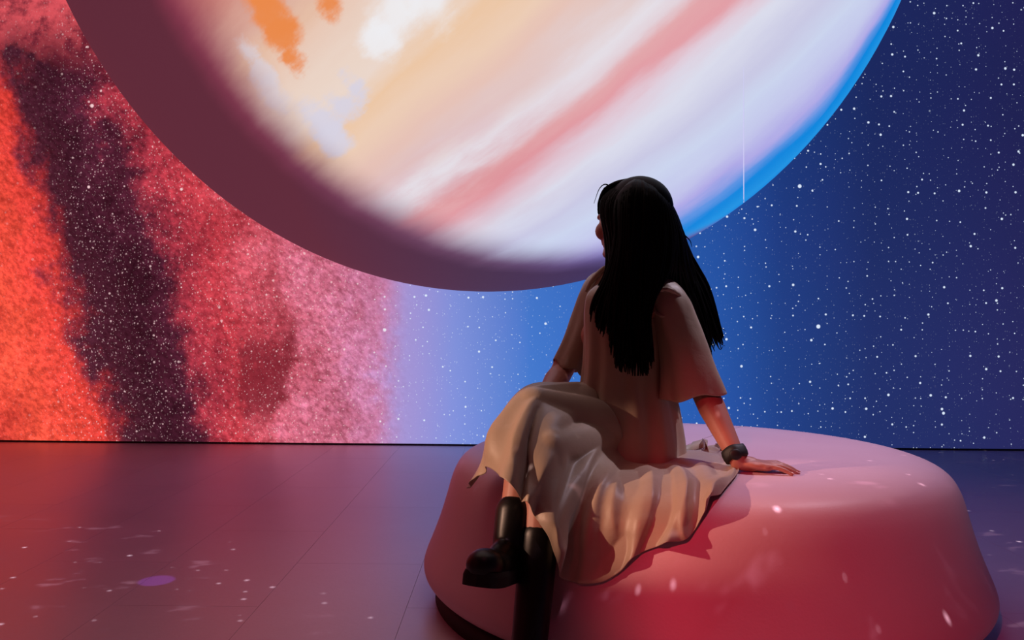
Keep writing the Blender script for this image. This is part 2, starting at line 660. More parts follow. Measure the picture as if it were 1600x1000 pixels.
# fabric seam on the lit side and the hanging cables
m_seam, _, sb = new_mat('seam_fabric')
sb.inputs['Base Color'].default_value = (0.25, 0.25, 0.28, 1)
sb.inputs['Emission Color'].default_value = (*lin((200, 200, 238)), 1)
sb.inputs['Emission Strength'].default_value = 0.95  # steady glow stands in for the projected light falling on the seam
sb.inputs['Roughness'].default_value = 0.8
bm = bmesh.new()
add_tube(bm, [globe_point(1162, 104 + 212 * i / 30) for i in range(31)], [0.0006 + 0.0012 * min(1, i / 12) for i in range(31)], 6)
bm_object('seam', bm, m_seam, planet)
m_cable, _, sb = new_mat('cable_steel')
sb.inputs['Base Color'].default_value = (0.05, 0.05, 0.055, 1)
sb.inputs['Roughness'].default_value = 0.5
for dx, dy in ((-0.5, -0.3), (0.5, -0.3), (0.0, 0.55)):
    q = PC + Vector((dx, dy, math.sqrt(PR * PR - dx * dx - dy * dy) - 0.01))
    bm = bmesh.new()
    add_tube(bm, [q, Vector((q.x, q.y, ZC))], 0.006, 8)
    bm_object('hanging_cable', bm, m_cable, planet)

# ================================================================== BENCH
BX, BY = 0.565, 2.59
PROFILE = [(0.0, 0.462), (0.25, 0.461), (0.45, 0.458), (0.58, 0.452), (0.645, 0.444), (0.69, 0.430), (0.718, 0.410), (0.735, 0.384),
           (0.748, 0.350), (0.762, 0.300), (0.780, 0.240), (0.802, 0.180), (0.820, 0.135), (0.828, 0.105), (0.822, 0.080), (0.800, 0.058),
           (0.770, 0.046), (0.70, 0.042), (0.0, 0.042)]


def smooth_profile(pr, n=8):
    c = catmull([(r, z) for r, z in pr], n * (len(pr) - 1) + 1)
    out = [(max(0.0, float(p[0])), float(p[1])) for p in c]
    out[0] = (0.0, pr[0][1])
    out[-1] = (0.0, pr[-1][1])
    return out


PROF_S = smooth_profile(PROFILE[:-1], 5) + [(0.0, 0.042)]
PR_Z = np.array([z for r, z in PROF_S[:-1] if True][::-1])
PR_R = np.array([r for r, z in PROF_S[:-1]][::-1])


def bench_sdf(p):
    """signed distance (approximate) and outward normal of the bench"""
    dx, dy = p[0] - BX, p[1] - BY
    rho = math.hypot(dx, dy)
    best = None
    for i in range(len(PROF_S) - 2):
        (r0, z0), (r1, z1) = PROF_S[i], PROF_S[i + 1]
        er, ez = r1 - r0, z1 - z0
        L = er * er + ez * ez
        if L < 1e-12:
            continue
        t = max(0.0, min(1.0, ((rho - r0) * er + (p[2] - z0) * ez) / L))
        qr, qz = r0 + er * t, z0 + ez * t
        d = math.hypot(rho - qr, p[2] - qz)
        if best is None or d < best[0]:
            ln = math.sqrt(L)
            nr, nz_ = -ez / ln, er / ln
            sgn = 1 if (rho - qr) * nr + (p[2] - qz) * nz_ >= 0 else -1
            best = (d, sgn, nr, nz_, qr, qz)
    d, sgn, nr, nz_, qr, qz = best
    ux_, uy_ = (dx / rho, dy / rho) if rho > 1e-6 else (1, 0)
    return d * sgn, Vector((ux_ * nr, uy_ * nr, nz_)), Vector((BX + ux_ * qr, BY + uy_ * qr, qz))


def bench_push(p, off):
    d, n, q = bench_sdf(p)
    if d < off:
        return q + n * off
    return Vector(p)


def bench_hit(px, py, off):
    """the point on the bench that shows at that place of the photograph, lifted off by off"""
    a, b_ = 1.2, 3.6
    lastd = 1.2
    d = 1.2
    while d < 3.6:
        s, n, q = bench_sdf(P(px, py, d))
        if s <= 0.0005:
            return q + n * off
        d += max(0.0015, s * 0.7)
    return P(px, py, 2.3)


bench = empty('round_bench', (BX, BY, 0))
tag(bench, 'big round pale pink upholstered bench with flared sides, woman sitting on it', 'bench')
m_bench, nt, b = new_mat('bench_leatherette')
bp = texco(nt, 'Object')
bn1 = nnoise(nt, bp, 3.0, 5, 0.6)
bn2 = nnoise(nt, bp, 160.0, 3, 0.6)
bcol = nmix(nt, bn1, (0.70, 0.41, 0.49), (0.80, 0.53, 0.60))
nt.links.new(bcol.s, b.inputs['Base Color'])
b.inputs['Roughness'].default_value = 0.42
b.inputs['Specular IOR Level'].default_value = 0.45
bump = nt.nodes.new('ShaderNodeBump')
bump.inputs['Strength'].default_value = 0.10
bump.inputs['Distance'].default_value = 0.004
nt.links.new((bn2 + nnoise(nt, bp, 9.0, 3) * 1.5).s, bump.inputs['Height'])
nt.links.new(bump.outputs[0], b.inputs['Normal'])
vs, fs = lathe(PROF_S, (BX, BY), 160)
link_mesh('cushion', vs, fs, m_bench, bench)
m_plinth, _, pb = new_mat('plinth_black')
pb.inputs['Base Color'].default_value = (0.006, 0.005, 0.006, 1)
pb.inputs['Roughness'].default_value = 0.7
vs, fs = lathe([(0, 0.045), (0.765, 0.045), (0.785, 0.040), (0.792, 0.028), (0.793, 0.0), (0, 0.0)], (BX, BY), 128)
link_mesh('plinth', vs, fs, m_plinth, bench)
m_bseam, _, sb = new_mat('bench_seam')
sb.inputs['Base Color'].default_value = (0.40, 0.22, 0.27, 1)
sb.inputs['Roughness'].default_value = 0.6
ang0 = math.atan2(0.69, 0.41)
for k in range(1):
    a = ang0 + k * math.pi / 2
    pts = []
    for i in range(61):
        r = -0.735 + 1.47 * i / 60
        q = Vector((BX + r * math.cos(a), BY + r * math.sin(a), 0.6))
        z = float(np.interp(abs(r), [p[0] for p in PROF_S[:60]], [p[1] for p in PROF_S[:60]]))
        pts.append(Vector((q.x, q.y, z - 0.0006)))
    bm = bmesh.new()
    add_tube(bm, pts, 0.0016, 6)
    bm_object('seam', bm, m_bseam, bench)

# ================================================================== PERSON
def pv(*a):
    return P(*a)


base = Vector((0.0, 1.93, 0.0))
person = empty('person', base)
tag(person, 'person with long black hair in a beige dress sitting on the round bench', 'person')

# ---- materials
m_skin, nt, b = new_mat('skin')
sn = nnoise(nt, texco(nt, 'Object'), 30.0, 4, 0.6)
nt.links.new(nmix(nt, sn, (0.40, 0.155, 0.115), (0.48, 0.21, 0.155)).s, b.inputs['Base Color'])
b.inputs['Roughness'].default_value = 0.5
b.inputs['Subsurface Weight'].default_value = 0.08
b.inputs['Subsurface Radius'].default_value = (0.02, 0.008, 0.004)

m_hair, nt, b = new_mat('hair_black')
hn = nnoise(nt, texco(nt, 'Object'), 40.0, 3, 0.6)
nt.links.new(nmix(nt, hn, (0.0015, 0.0012, 0.0014), (0.004, 0.0034, 0.0036)).s, b.inputs['Base Color'])
b.inputs['Roughness'].default_value = 0.5
b.inputs['Specular IOR Level'].default_value = 0.06

m_dress, nt, b = new_mat('dress_satin')
dp = texco(nt, 'Object')
d1 = nnoise(nt, dp, 6.0, 4, 0.6)
d2 = nnoise(nt, dp, 260.0, 2, 0.6)
nt.links.new(nmix(nt, d1, (0.33, 0.25, 0.18), (0.45, 0.345, 0.255)).s, b.inputs['Base Color'])
b.inputs['Roughness'].default_value = 0.46
b.inputs['Sheen Weight'].default_value = 0.15
b.inputs['Specular IOR Level'].default_value = 0.45
bump = nt.nodes.new('ShaderNodeBump')
bump.inputs['Strength'].default_value = 0.25
bump.inputs['Distance'].default_value = 0.006
nt.links.new((d2 * 0.12 + nnoise(nt, dp, 22.0, 3, 0.5, 0.6) * 1.0).s, bump.inputs['Height'])
nt.links.new(bump.outputs[0], b.inputs['Normal'])

m_boot, nt, b = new_mat('boot_leather')
b.inputs['Base Color'].default_value = (0.006, 0.0055, 0.006, 1)
b.inputs['Roughness'].default_value = 0.38
b.inputs['Specular IOR Level'].default_value = 0.3
m_sole, nt, b = new_mat('boot_sole_rubber')
b.inputs['Base Color'].default_value = (0.004, 0.004, 0.004, 1)
b.inputs['Roughness'].default_value = 0.8
m_band, nt, b = new_mat('wristband_black')
b.inputs['Base Color'].default_value = (0.005, 0.004, 0.005, 1)
b.inputs['Roughness'].default_value = 0.6
m_eye, nt, b = new_mat('eye_white')
b.inputs['Base Color'].default_value = (0.6, 0.58, 0.56, 1)
b.inputs['Roughness'].default_value = 0.2

# ---- skeleton (metres)
pelvis = P(985, 672, 2.33)
spine1 = P(984, 605, 2.34)
chest = P(984, 525, 2.335)
neckb = P(990, 440, 2.335)
neckt = P(994, 400, 2.325)
headc = P(984, 346, 2.315)
sh_r = P(1040, 478, 2.265)
el_r = P(1096, 604, 2.235)
wr_r = P(1151, 716, 2.125)
sh_l = P(936, 464, 2.425)
el_l = P(876, 584, 2.42)
wr_l = P(850, 622, 2.27)
hip_l = P(975, 680, 2.29)
hip_r = P(975, 678, 2.38)
kn_l = P(832, 638, 2.125)         # crossed leg, on top
an_l = P(797, 842, 1.955)
kn_r = P(856, 702, 2.03)          # standing leg
an_r = P(826, 985, 1.865)
an_r.z = 0.098

torso_f = Vector((-0.45, 0.89, 0)).normalized()
torso_r = Vector((torso_f.y, -torso_f.x, 0))

bm = bmesh.new()
rot_t = Matrix((torso_r, torso_f, Vector((0, 0, 1)))).transposed()
add_ball(bm, pelvis, (0.128, 0.105, 0.078), rot_t)
add_ball(bm, (pelvis + spine1) / 2, (0.115, 0.09, 0.10), rot_t)
add_ball(bm, spine1, (0.10, 0.08, 0.10), rot_t)
add_ball(bm, (spine1 + chest) / 2, (0.108, 0.085, 0.10), rot_t)
add_ball(bm, chest, (0.122, 0.09, 0.12), rot_t)
add_ball(bm, (chest + neckb) / 2 + Vector((0, 0, 0.015)), (0.115, 0.075, 0.08), rot_t)
for s in (-1, 1):
    add_ball(bm, chest + torso_r * 0.06 * s + torso_f * 0.07, 0.05)
add_chain(bm, [sh_l + Vector((0.02, -0.01, 0)), neckb - Vector((0, 0, 0.02)), sh_r + Vector((-0.02, 0, 0))], [0.042, 0.05, 0.042])
add_chain(bm, [neckb - Vector((0, 0, 0.03)), neckt], [0.048, 0.045])
# arms
add_chain(bm, [sh_r, sh_r.lerp(el_r, 0.5), el_r, el_r.lerp(wr_r, 0.3), wr_r], [0.043, 0.038, 0.034, 0.036, 0.023])
add_chain(bm, [sh_l, sh_l.lerp(el_l, 0.5), el_l, el_l.lerp(wr_l, 0.3), wr_l], [0.043, 0.037, 0.033, 0.035, 0.023])
# legs
add_chain(bm, [hip_l, hip_l.lerp(kn_l, 0.5), kn_l, kn_l.lerp(an_l, 0.3), an_l], [0.070, 0.064, 0.047, 0.046, 0.030])
add_chain(bm, [hip_r, hip_r.lerp(kn_r, 0.5), kn_r, kn_r.lerp(an_r, 0.3), an_r], [0.068, 0.062, 0.044, 0.046, 0.030])


# hands
def hand(bm, wrist, fwd, palm_n, side, curl=0.25, scale=1.0):
    """fwd: wrist to fingers, palm_n: towards the palm side, side: thumb side"""
    fwd, side = fwd.normalized(), side.normalized()
    up = -palm_n.normalized()
    s = scale
    kn0 = wrist + fwd * 0.078 * s
    rot = Matrix((fwd, side, up)).transposed()
    add_ball(bm, wrist + fwd * 0.045 * s, (0.048 * s, 0.034 * s, 0.0135 * s), rot)
    add_ball(bm, wrist + fwd * 0.062 * s, (0.028 * s, 0.036 * s, 0.0120 * s), rot)
    add_ball(bm, wrist + fwd * 0.028 * s + side * 0.022 * s - up * 0.004, (0.030 * s, 0.016 * s, 0.013 * s), rot)
    add_chain(bm, [wrist, wrist + fwd * 0.035 * s], [0.0215 * s, 0.019 * s])
    tips = []
    for i, (off, ln) in enumerate(((0.026, 0.070), (0.009, 0.078), (-0.008, 0.072), (-0.0245, 0.056))):
        r = (0.0086, 0.0088, 0.0083, 0.0072)[i] * s
        k = kn0 + side * off * s + fwd * (-0.003 * abs(i - 1)) * s + up * 0.004 * s
        spread = fwd + side * (0.16, 0.04, -0.06, -0.20)[i]
        spread.normalize()
        d1 = (spread + up * (0.16, 0.12, 0.06, -0.02)[i]).normalized()
        p1 = k + d1 * ln * 0.44 * s
        d2 = (spread - up * curl).normalized()
        p2 = p1 + d2 * ln * 0.32 * s
        d3 = (spread - up * curl * 1.7).normalized()
        p3 = p2 + d3 * ln * 0.26 * s
        add_chain(bm, [k - fwd * 0.02 * s, k, p1, p2, p3], [r * 1.05, r * 1.05, r * 0.96, r * 0.88, r * 0.76], 12)
        tips.append((p3, d3, r))
    t0 = wrist + fwd * 0.022 * s + side * 0.022 * s
    t1 = t0 + (fwd * 0.55 + side * 0.62 - up * 0.05).normalized() * 0.034 * s
    t2 = t1 + (fwd * 0.85 + side * 0.42 - up * 0.10).normalized() * 0.028 * s
    t3 = t2 + (fwd * 0.95 + side * 0.25 - up * 0.12).normalized() * 0.022 * s
    add_chain(bm, [t0, t1, t2, t3], [0.012 * s, 0.0102 * s, 0.0095 * s, 0.0078 * s], 12)
    tips.append((t3, (t3 - t2).normalized(), 0.009 * s))
    return tips


hand_dir = Vector((1.0, -0.02, -0.14))
nails = hand(bm, wr_r + Vector((0.004, 0, -0.010)), hand_dir, Vector((-0.16, 0.0, -1)), Vector((0.0, 1, 0)), 0.22, 1.0)
hand(bm, wr_l, Vector((-0.55, -0.75, -0.25)), Vector((0.1, 0.1, -1)), Vector((0.75, -0.55, 0)), 0.3, 1.0)

# head: looks left and away, a little up
hf = Vector((-0.70, 0.71, 0.04)).normalized()
hr = hf.cross(Vector((0, 0, 1))).normalized()
hu = hr.cross(hf).normalized()
HR = Matrix((hr, hf, hu)).transposed()


def H(x, y, z):
    return headc + HR @ Vector((x, y, z))


add_ball(bm, H(0, -0.012, 0.030), (0.070, 0.090, 0.080), HR, 24, 16)
add_ball(bm, H(0, 0.030, -0.005), (0.060, 0.062, 0.085), HR, 24, 16)
add_ball(bm, H(0, 0.032, -0.052), (0.052, 0.052, 0.046), HR)
add_ball(bm, H(0, 0.066, -0.084), (0.022, 0.020, 0.019), HR)
for s in (-1, 1):
    add_ball(bm, H(0.034 * s, 0.066, -0.028), (0.024, 0.022, 0.026), HR)      # cheek
    add_chain(bm, [H(0.008 * s, 0.089, 0.030), H(0.034 * s, 0.080, 0.033), H(0.052 * s, 0.060, 0.026)], [0.009, 0.009, 0.007])  # brow
    add_ball(bm, H(0.030 * s, 0.078, 0.012), (0.016, 0.010, 0.008), HR)       # eyelid
    add_ball(bm, H(0.009 * s, 0.098, -0.027), (0.008, 0.009, 0.006), HR)      # nostril
    add_ball(bm, H(0.071 * s, 0.000, -0.004), (0.006, 0.017, 0.030), HR)      # ear
    add_chain(bm, [H(0.045 * s, -0.002, -0.05), H(0.040 * s, 0.030, -0.078), H(0.012 * s, 0.066, -0.090)], [0.014, 0.014, 0.014])  # jaw
add_chain(bm, [H(0, 0.088, 0.022), H(0, 0.097, 0.000), H(0, 0.109, -0.022)], [0.0075, 0.008, 0.0095])  # nose
add_chain(bm, [H(-0.020, 0.081, -0.052), H(0, 0.091, -0.050), H(0.020, 0.081, -0.052)], [0.004, 0.0058, 0.004])
add_chain(bm, [H(-0.017, 0.080, -0.060), H(0, 0.090, -0.061), H(0.017, 0.080, -0.060)], [0.004, 0.0062, 0.004])
body = solidify_remesh('body', bm, m_skin, person, 0.0034, 5, 0.5)
for s in (-1, 1):
    bm = bmesh.new()
    add_ball(bm, H(0.030 * s, 0.0795, 0.010), (0.0125, 0.0095, 0.0062), HR, 20, 12)
    e = bm_object('eye', bm, m_eye, body)
    bm = bmesh.new()
    add_ball(bm, H(0.030 * s, 0.0865, 0.010), (0.0055, 0.0034, 0.0055), HR, 16, 10)
    bm_object('iris', bm, m_hair, body)
m_nail, _, nb = new_mat('fingernail')
nb.inputs['Base Color'].default_value = (0.62, 0.36, 0.32, 1)
nb.inputs['Roughness'].default_value = 0.25
for p, d, r in nails:
    bm = bmesh.new()
    sd = d.cross(Vector((0, 0, 1))).normalized()
    uu = sd.cross(d).normalized()
    add_ball(bm, p + uu * r * 0.55 + d * r * 0.15, (r * 0.85, r * 0.62, r * 0.25), Matrix((d, sd, uu)).transposed(), 12, 8)
    bm_object('fingernail', bm, m_nail, body)

# wristband on the propping arm
bm = bmesh.new()
ax = (wr_r - el_r).normalized()
wc = wr_r - ax * 0.012
a_, b_ = frame_from(ax)
prof = [(0.025, -0.017), (0.0305, -0.015), (0.0325, -0.006), (0.0325, 0.006), (0.0305, 0.015), (0.025, 0.017)]
seg = 32
rings = []
for r, h in prof:
    rings.append([bm.verts.new(wc + ax * (h + 0.0015 * math.sin(3 * 2 * math.pi * k / seg)) + (a_ * math.cos(2 * math.pi * k / seg) + b_ * math.sin(2 * math.pi * k / seg)) * (r + 0.0012 * math.sin(5 * 2 * math.pi * k / seg))) for k in range(seg)])
for i in range(len(rings)):
    j = (i + 1) % len(rings)
    for k in range(seg):
        bm.faces.new((rings[i][k], rings[i][(k + 1) % seg], rings[j][(k + 1) % seg], rings[j][k]))
wb = bm_object('wristband', bm, m_band, person)
wb['label'] = 'wide black wristband'
bm = bmesh.new()
add_ball(bm, wc + Vector((-0.006, -0.031, 0.004)), (0.016, 0.006, 0.014), None, 16, 10)
bm_object('clasp', bm, m_band, wb)


# ---- boots
def boot(ankle, knee, toe_dir, length, sole_z=None, shaft=0.13):
    """ankle boot: shaft round the shin, rounded foot along toe_dir, flat sole"""
    up = (knee - ankle).normalized()
    td = toe_dir.normalized()
    n = (Vector((0, 0, 1)) - td * td.z).normalized() if abs(td.z) < 0.8 else up
    sd = td.cross(n).normalized()
    rot = Matrix((td, sd, n)).transposed()
    bmq = bmesh.new()
    add_chain(bmq, [ankle + up * shaft, ankle + up * shaft * 0.5, ankle, ankle - n * 0.035], [0.047, 0.044, 0.041, 0.040])
    heel = ankle - n * 0.055 - td * 0.03
    add_ball(bmq, heel, (0.040, 0.034, 0.036), rot)
    add_ball(bmq, heel + td * 0.06 + n * 0.012, (0.07, 0.036, 0.042), rot)
    add_ball(bmq, heel + td * (length * 0.55), (0.075, 0.040, 0.036), rot)
    add_ball(bmq, heel + td * (length * 0.82) + n * 0.004, (0.050, 0.043, 0.036), rot)
    o = solidify_remesh('boot', bmq, m_boot, person, 0.005, 6, 0.5)
    # sole: outline extruded
    bmq = bmesh.new()
    outline = []
    L = length
    prof = [(-0.045, 0.0), (-0.040, 0.022), (-0.015, 0.034), (0.05, 0.034), (L * 0.5, 0.040), (L * 0.8, 0.046), (L * 0.97, 0.036), (L * 1.03, 0.0)]
    crv = catmull(prof, 40)
    side1 = [(float(c[0]), float(c[1])) for c in crv]
    outline = side1 + [(x, -y) for x, y in reversed(side1[1:-1])]
    lv = []
    for dz in (-0.062, -0.040, -0.030):
        grow = 1.0 if dz < -0.035 else 0.9
        lv.append([bmq.verts.new(heel + td * x + sd * y * grow + n * (dz + 0.022)) for x, y in outline])
    m = len(outline)
    for i in range(2):
        for k in range(m):
            bmq.faces.new((lv[i][k], lv[i][(k + 1) % m], lv[i + 1][(k + 1) % m], lv[i + 1][k]))
    bmq.faces.new(list(reversed(lv[0])))
    bmq.faces.new(lv[-1])
    bm_object('sole', bmq, m_sole, o, smooth=False)
    return o


boot(an_l, kn_l, Vector((-0.36, -0.88, 0.20)), 0.20, shaft=0.062)
boot(an_r, kn_r, Vector((-0.86, -0.5, 0.0)), 0.22, shaft=0.25)

# ---- dress: bodice
dress = empty('dress', (0, 0, 0))
dress.parent = person
dress.location = Vector((0.35, 2.3, 0.46)) - base


def fold_noise(p, s):
    return noise.noise(Vector(p) * s)


ring_def = [  # px, py, d, half width (m), half depth (m)
    (990, 432, 2.335, 0.062, 0.052), (989, 440, 2.335, 0.085, 0.062), (987, 450, 2.335, 0.118, 0.076), (985, 464, 2.335, 0.136, 0.088),
    (982, 490, 2.335, 0.136, 0.098), (980, 530, 2.335, 0.130, 0.102), (979, 570, 2.335, 0.130, 0.104), (979, 605, 2.335, 0.137, 0.108),
    (980, 640, 2.335, 0.150, 0.124), (980, 675, 2.335, 0.160, 0.138), (980, 705, 2.335, 0.164, 0.146), (981, 724, 2.335, 0.158, 0.142), (982, 736, 2.335, 0.148, 0.134)]
rc = catmull([(a, b2, c, d, e) for a, b2, c, d, e in ring_def], 90)
NS = 144
verts, faces = [], []
for i, (px, py, d, a, b2) in enumerate(rc):
    c = P(px, py, d)
    v = i / (len(rc) - 1)
    for k in range(NS):
        t = 2 * math.pi * k / NS
        amp = 0.0 if v < 0.12 else 0.010 * min(1, (v - 0.12) * 2.0)
        f = math.sin(t * 9 + 2.2 * math.sin(v * 3 + t)) * 0.55 + math.sin(t * 17 + 3 * v) * 0.25 + noise.noise(Vector((math.cos(t) * 1.5, math.sin(t) * 1.5, v * 3.0))) * 0.9
        s = 1.0 + amp * f / a
        q = c + torso_r * (a * math.cos(t) * s) + torso_f * (b2 * math.sin(t) * s)
        if v > 0.8:
            q = bench_push(q, 0.004)
        verts.append(q)
for i in range(len(rc) - 1):
    for k in range(NS):
        faces.append((i * NS + k, i * NS + (k + 1) % NS, (i + 1) * NS + (k + 1) % NS, (i + 1) * NS + k))
bod = link_mesh('bodice', verts, [tuple(reversed(f)) for f in faces], m_dress, dress)


def sleeve(defs, phase, name='sleeve'):
    rc = catmull(defs, 48)
    vs, fs = [], []
    n = 72
    pts = [P(*c[:3]) for c in rc]
    prev = None
    for i, c in enumerate(rc):
        t = pts[min(i + 1, len(pts) - 1)] - pts[max(i - 1, 0)]
        t.normalize()
        a = Vector((0, -1, 0)) if prev is None else prev
        a = (a - t * a.dot(t)).normalized()
        prev = a
        b2 = t.cross(a)
        v = i / (len(rc) - 1)
        for k in range(n):
            th = 2 * math.pi * k / n
            puff = 0.10 * math.exp(-((v - 0.10) / 0.07) ** 2) * math.sin(th * 11 + phase)
            fl = 0.055 * v * math.sin(th * 5 + phase + v * 2) + 0.03 * v * math.sin(th * 8 + 1.3 * phase)
            nz2 = 0.05 * noise.noise(Vector((math.cos(th) * 2, math.sin(th) * 2, v * 4 + phase)))
            r = float(c[3]) * (1 + puff + fl + nz2)
            hem = t * (0.006 * math.sin(th * 4 + phase) * v)
            vs.append(pts[i] + a * math.cos(th) * r * float(c[4]) + b2 * math.sin(th) * r + hem)
    for i in range(len(rc) - 1):
        for k in range(n):
            fs.append((i * n + k, i * n + (k + 1) % n, (i + 1) * n + (k + 1) % n, (i + 1) * n + k))
    o = link_mesh(name, vs, fs, m_dress, dress)
    sm = o.modifiers.new('thickness', 'SOLIDIFY')
    sm.thickness = 0.0016
    sm.offset = 0
    return o


sleeve([(1012, 462, 2.29, 0.040, 1.0), (1030, 462, 2.275, 0.052, 1.0), (1046, 478, 2.26, 0.056, 1.0), (1058, 510, 2.25, 0.058, 0.95), (1070, 550, 2.24, 0.066, 0.9), (1078, 590, 2.235, 0.078, 0.85), (1083, 618, 2.235, 0.086, 0.8)], 0.4)
sleeve([(956, 446, 2.39, 0.036, 1.0), (941, 448, 2.41, 0.046, 1.0), (930, 466, 2.42, 0.048, 1.0), (918, 500, 2.425, 0.047, 1.0), (903, 540, 2.425, 0.047, 1.0), (887, 575, 2.425, 0.047, 1.0)], 2.0)

# gathered bands on the shoulders
for pts_, rr_ in (([(1018, 470), (1026, 455), (1044, 452), (1062, 462), (1070, 478)], 0.006), ([(1022, 486), (1036, 494), (1054, 488), (1070, 476)], 0.005)):
    bm = bmesh.new()
    cp = [P(x, y, 2.205 + 0.02 * abs(x - 1044) / 26) for x, y in pts_]
    cc = [Vector(c) for c in catmull(cp, 30)]
    add_tube(bm, cc, [rr_ * (0.6 + 0.5 * math.sin(math.pi * i / 29) + 0.15 * math.sin(i * 1.9)) for i in range(30)], 10)
    bm_object('shoulder_gather', bm, m_dress, dress)
for pts_ in ([(915, 456), (924, 440), (938, 424), (950, 414)], [(926, 452), (936, 440), (946, 424)]):
    bm = bmesh.new()
    cc = [Vector(c) for c in catmull([P(x, y, 2.365) for x, y in pts_], 24)]
    add_tube(bm, cc, [0.004 + 0.004 * math.sin(math.pi * i / 23) for i in range(24)], 10)
    bm_object('shoulder_gather', bm, m_dress, dress)

# ---- dress: skirt, a sheet over the lap and down the front of the bench
Bq_ = 'B'
cols = [
    [(930, 604, 2.40), (880, 612, 2.36), (832, 628, 2.29), (790, 690, 2.25), (760, 732, 2.21), (738, 768, 2.18)],
    [(925, 596, 2.36), (880, 601, 2.30), (828, 612, 2.22), (786, 668, 2.16), (760, 714, 2.12), (742, 752, 2.09)],
    [(922, 600, 2.29), (876, 602, 2.24), (822, 612, 2.15), (784, 664, 2.08), (768, 702, 2.04), (760, 730, 2.02)],
    [(920, 606, 2.25), (875, 605, 2.20), (828, 614, 2.10), (800, 668, 2.02), (792, 716, 1.965), (786, 748, 1.935)],
    [(922, 620, 2.22), (885, 622, 2.16), (846, 630, 2.07), (824, 682, 1.975), (816, 738, 1.925), (812, 776, 1.895)],
    [(926, 636, 2.20), (896, 646, 2.14), (868, 662, 2.05), (846, 718, 1.95), (838, 768, 1.905), (836, 802, 1.885)],
    [(932, 652, 2.19), (908, 672, 2.13), (886, 702, 2.04), (866, 765, 1.935), (858, 812, 1.895), (857, 842, 1.88)],
    [(940, 668, 2.18), (920, 692, 2.12), (902, 730, 2.03), (884, 795, 1.925), (874, 850, 1.895), (870, 890, 1.885)],
    [(950, 684, 2.175), (934, 712, 2.11), (920, 755, 2.01), (906, 820, Bq_), (900, 876, Bq_), (898, 910, Bq_)],
    [(962, 700, 2.17), (952, 728, 2.10), (944, 768, Bq_), (938, 825, Bq_), (936, 880, Bq_), (936, 912, Bq_)],
    [(978, 714, 2.17), (974, 738, 2.10), (972, 772, Bq_), (970, 815, Bq_), (968, 860, Bq_), (968, 896, Bq_)],
    [(996, 722, 2.17), (1000, 742, Bq_), (1004, 776, Bq_), (1004, 810, Bq_), (1002, 842, Bq_), (1000, 866, Bq_)],
    [(1014, 725, 2.18), (1028, 742, Bq_), (1036, 774, Bq_), (1040, 806, Bq_), (1042, 832, Bq_), (1042, 850, Bq_)],
    [(1030, 725, 2.19), (1050, 741, Bq_), (1062, 768, Bq_), (1070, 800, Bq_), (1073, 824, Bq_), (1075, 842, Bq_)],
    [(1040, 722, 2.21), (1068, 738, Bq_), (1084, 755, Bq_), (1092, 776, Bq_), (1097, 795, Bq_), (1100, 808, Bq_)],
    [(1046, 718, 2.23), (1085, 733, Bq_), (1108, 744, Bq_), (1118, 757, Bq_), (1124, 767, Bq_), (1128, 776, Bq_)],
    [(1048, 713, 2.26), (1090, 725, Bq_), (1122, 732, Bq_), (1140, 737, Bq_), (1149, 740, Bq_), (1154, 742, Bq_)],
    [(1046, 709, 2.29), (1085, 716, Bq_), (1110, 719, Bq_), (1124, 721, Bq_), (1132, 722, Bq_), (1138, 724, Bq_)],
    [(1042, 706, 2.32), (1070, 710, Bq_), (1088, 710, Bq_), (1098, 709, Bq_), (1106, 709, Bq_), (1112, 708, Bq_)],
]
ctrl = []
for c in cols:
    row = []
    for (px, py, d) in c:
        q = bench_hit(px, py, 0.010) if d == Bq_ else P(px, py, d)
        if not row:
            q = q.lerp(P(982, py - 6, 2.335), 0.2)
        row.append(q)
    ctrl.append(row)
NU, NV = 260, 90
rows_c = [catmull(r, NV) for r in ctrl]
grid = np.zeros((NU, NV, 3))
for j in range(NV):
    cc = catmull([r[j] for r in rows_c], NU)
    for i in range(NU):
        grid[i, j] = cc[i]


def grid_normals(g):
    du = np.gradient(g, axis=0)
    dv = np.gradient(g, axis=1)
    n = np.cross(du, dv)
    n /= np.linalg.norm(n, axis=2, keepdims=True) + 1e-9
    return n


nrm = grid_normals(grid)
if nrm[NU // 3, NV // 2, 1] > 0:
    nrm = -nrm
for i in range(NU):
    u = i / (NU - 1)
    for j in range(NV):
        v = j / (NV - 1)
        on_seat = max(0.0, (u - 0.76) / 0.24)
        a = 0.016 * v ** 1.1 * (1 - 0.45 * on_seat) + 0.005 * (v > 0.1)
        ph = u * 46 + 2.5 * math.sin(v * 2.2 + u * 7) + 1.2 * noise.noise(Vector((u * 6, v * 2, 0)))
        f = math.sin(ph) * 0.55 + 0.30 * math.sin(u * 93 + v * 3) * v + 0.9 * noise.noise(Vector((u * 11, v * 3.0, 4.2)))
        rg = 1.0 - 2.2 * abs(noise.noise(Vector((u * 17 + 0.8 * v, v * 1.6 + u * 2.0, 9.7))))
        f += 0.75 * rg * min(1.0, 4 * v)
        # one deep fold falling from the knee
        f -= 1.7 * math.exp(-((u - 0.222 - 0.008 * v) / 0.009) ** 2) * min(1, max(0, (v - 0.38) * 5))
        # diagonal folds gathered at the lap
        f += 1.0 * math.exp(-((u - 0.44 + 0.10 * v) / 0.018) ** 2) * math.sin(math.pi * v)
        f += 0.8 * math.exp(-((u - 0.52 + 0.05 * v) / 0.016) ** 2) * math.sin(math.pi * v)
        grid[i, j] += nrm[i, j] * a * f
        q = bench_push(grid[i, j], 0.006 + 0.006 * v)
        grid[i, j] = q
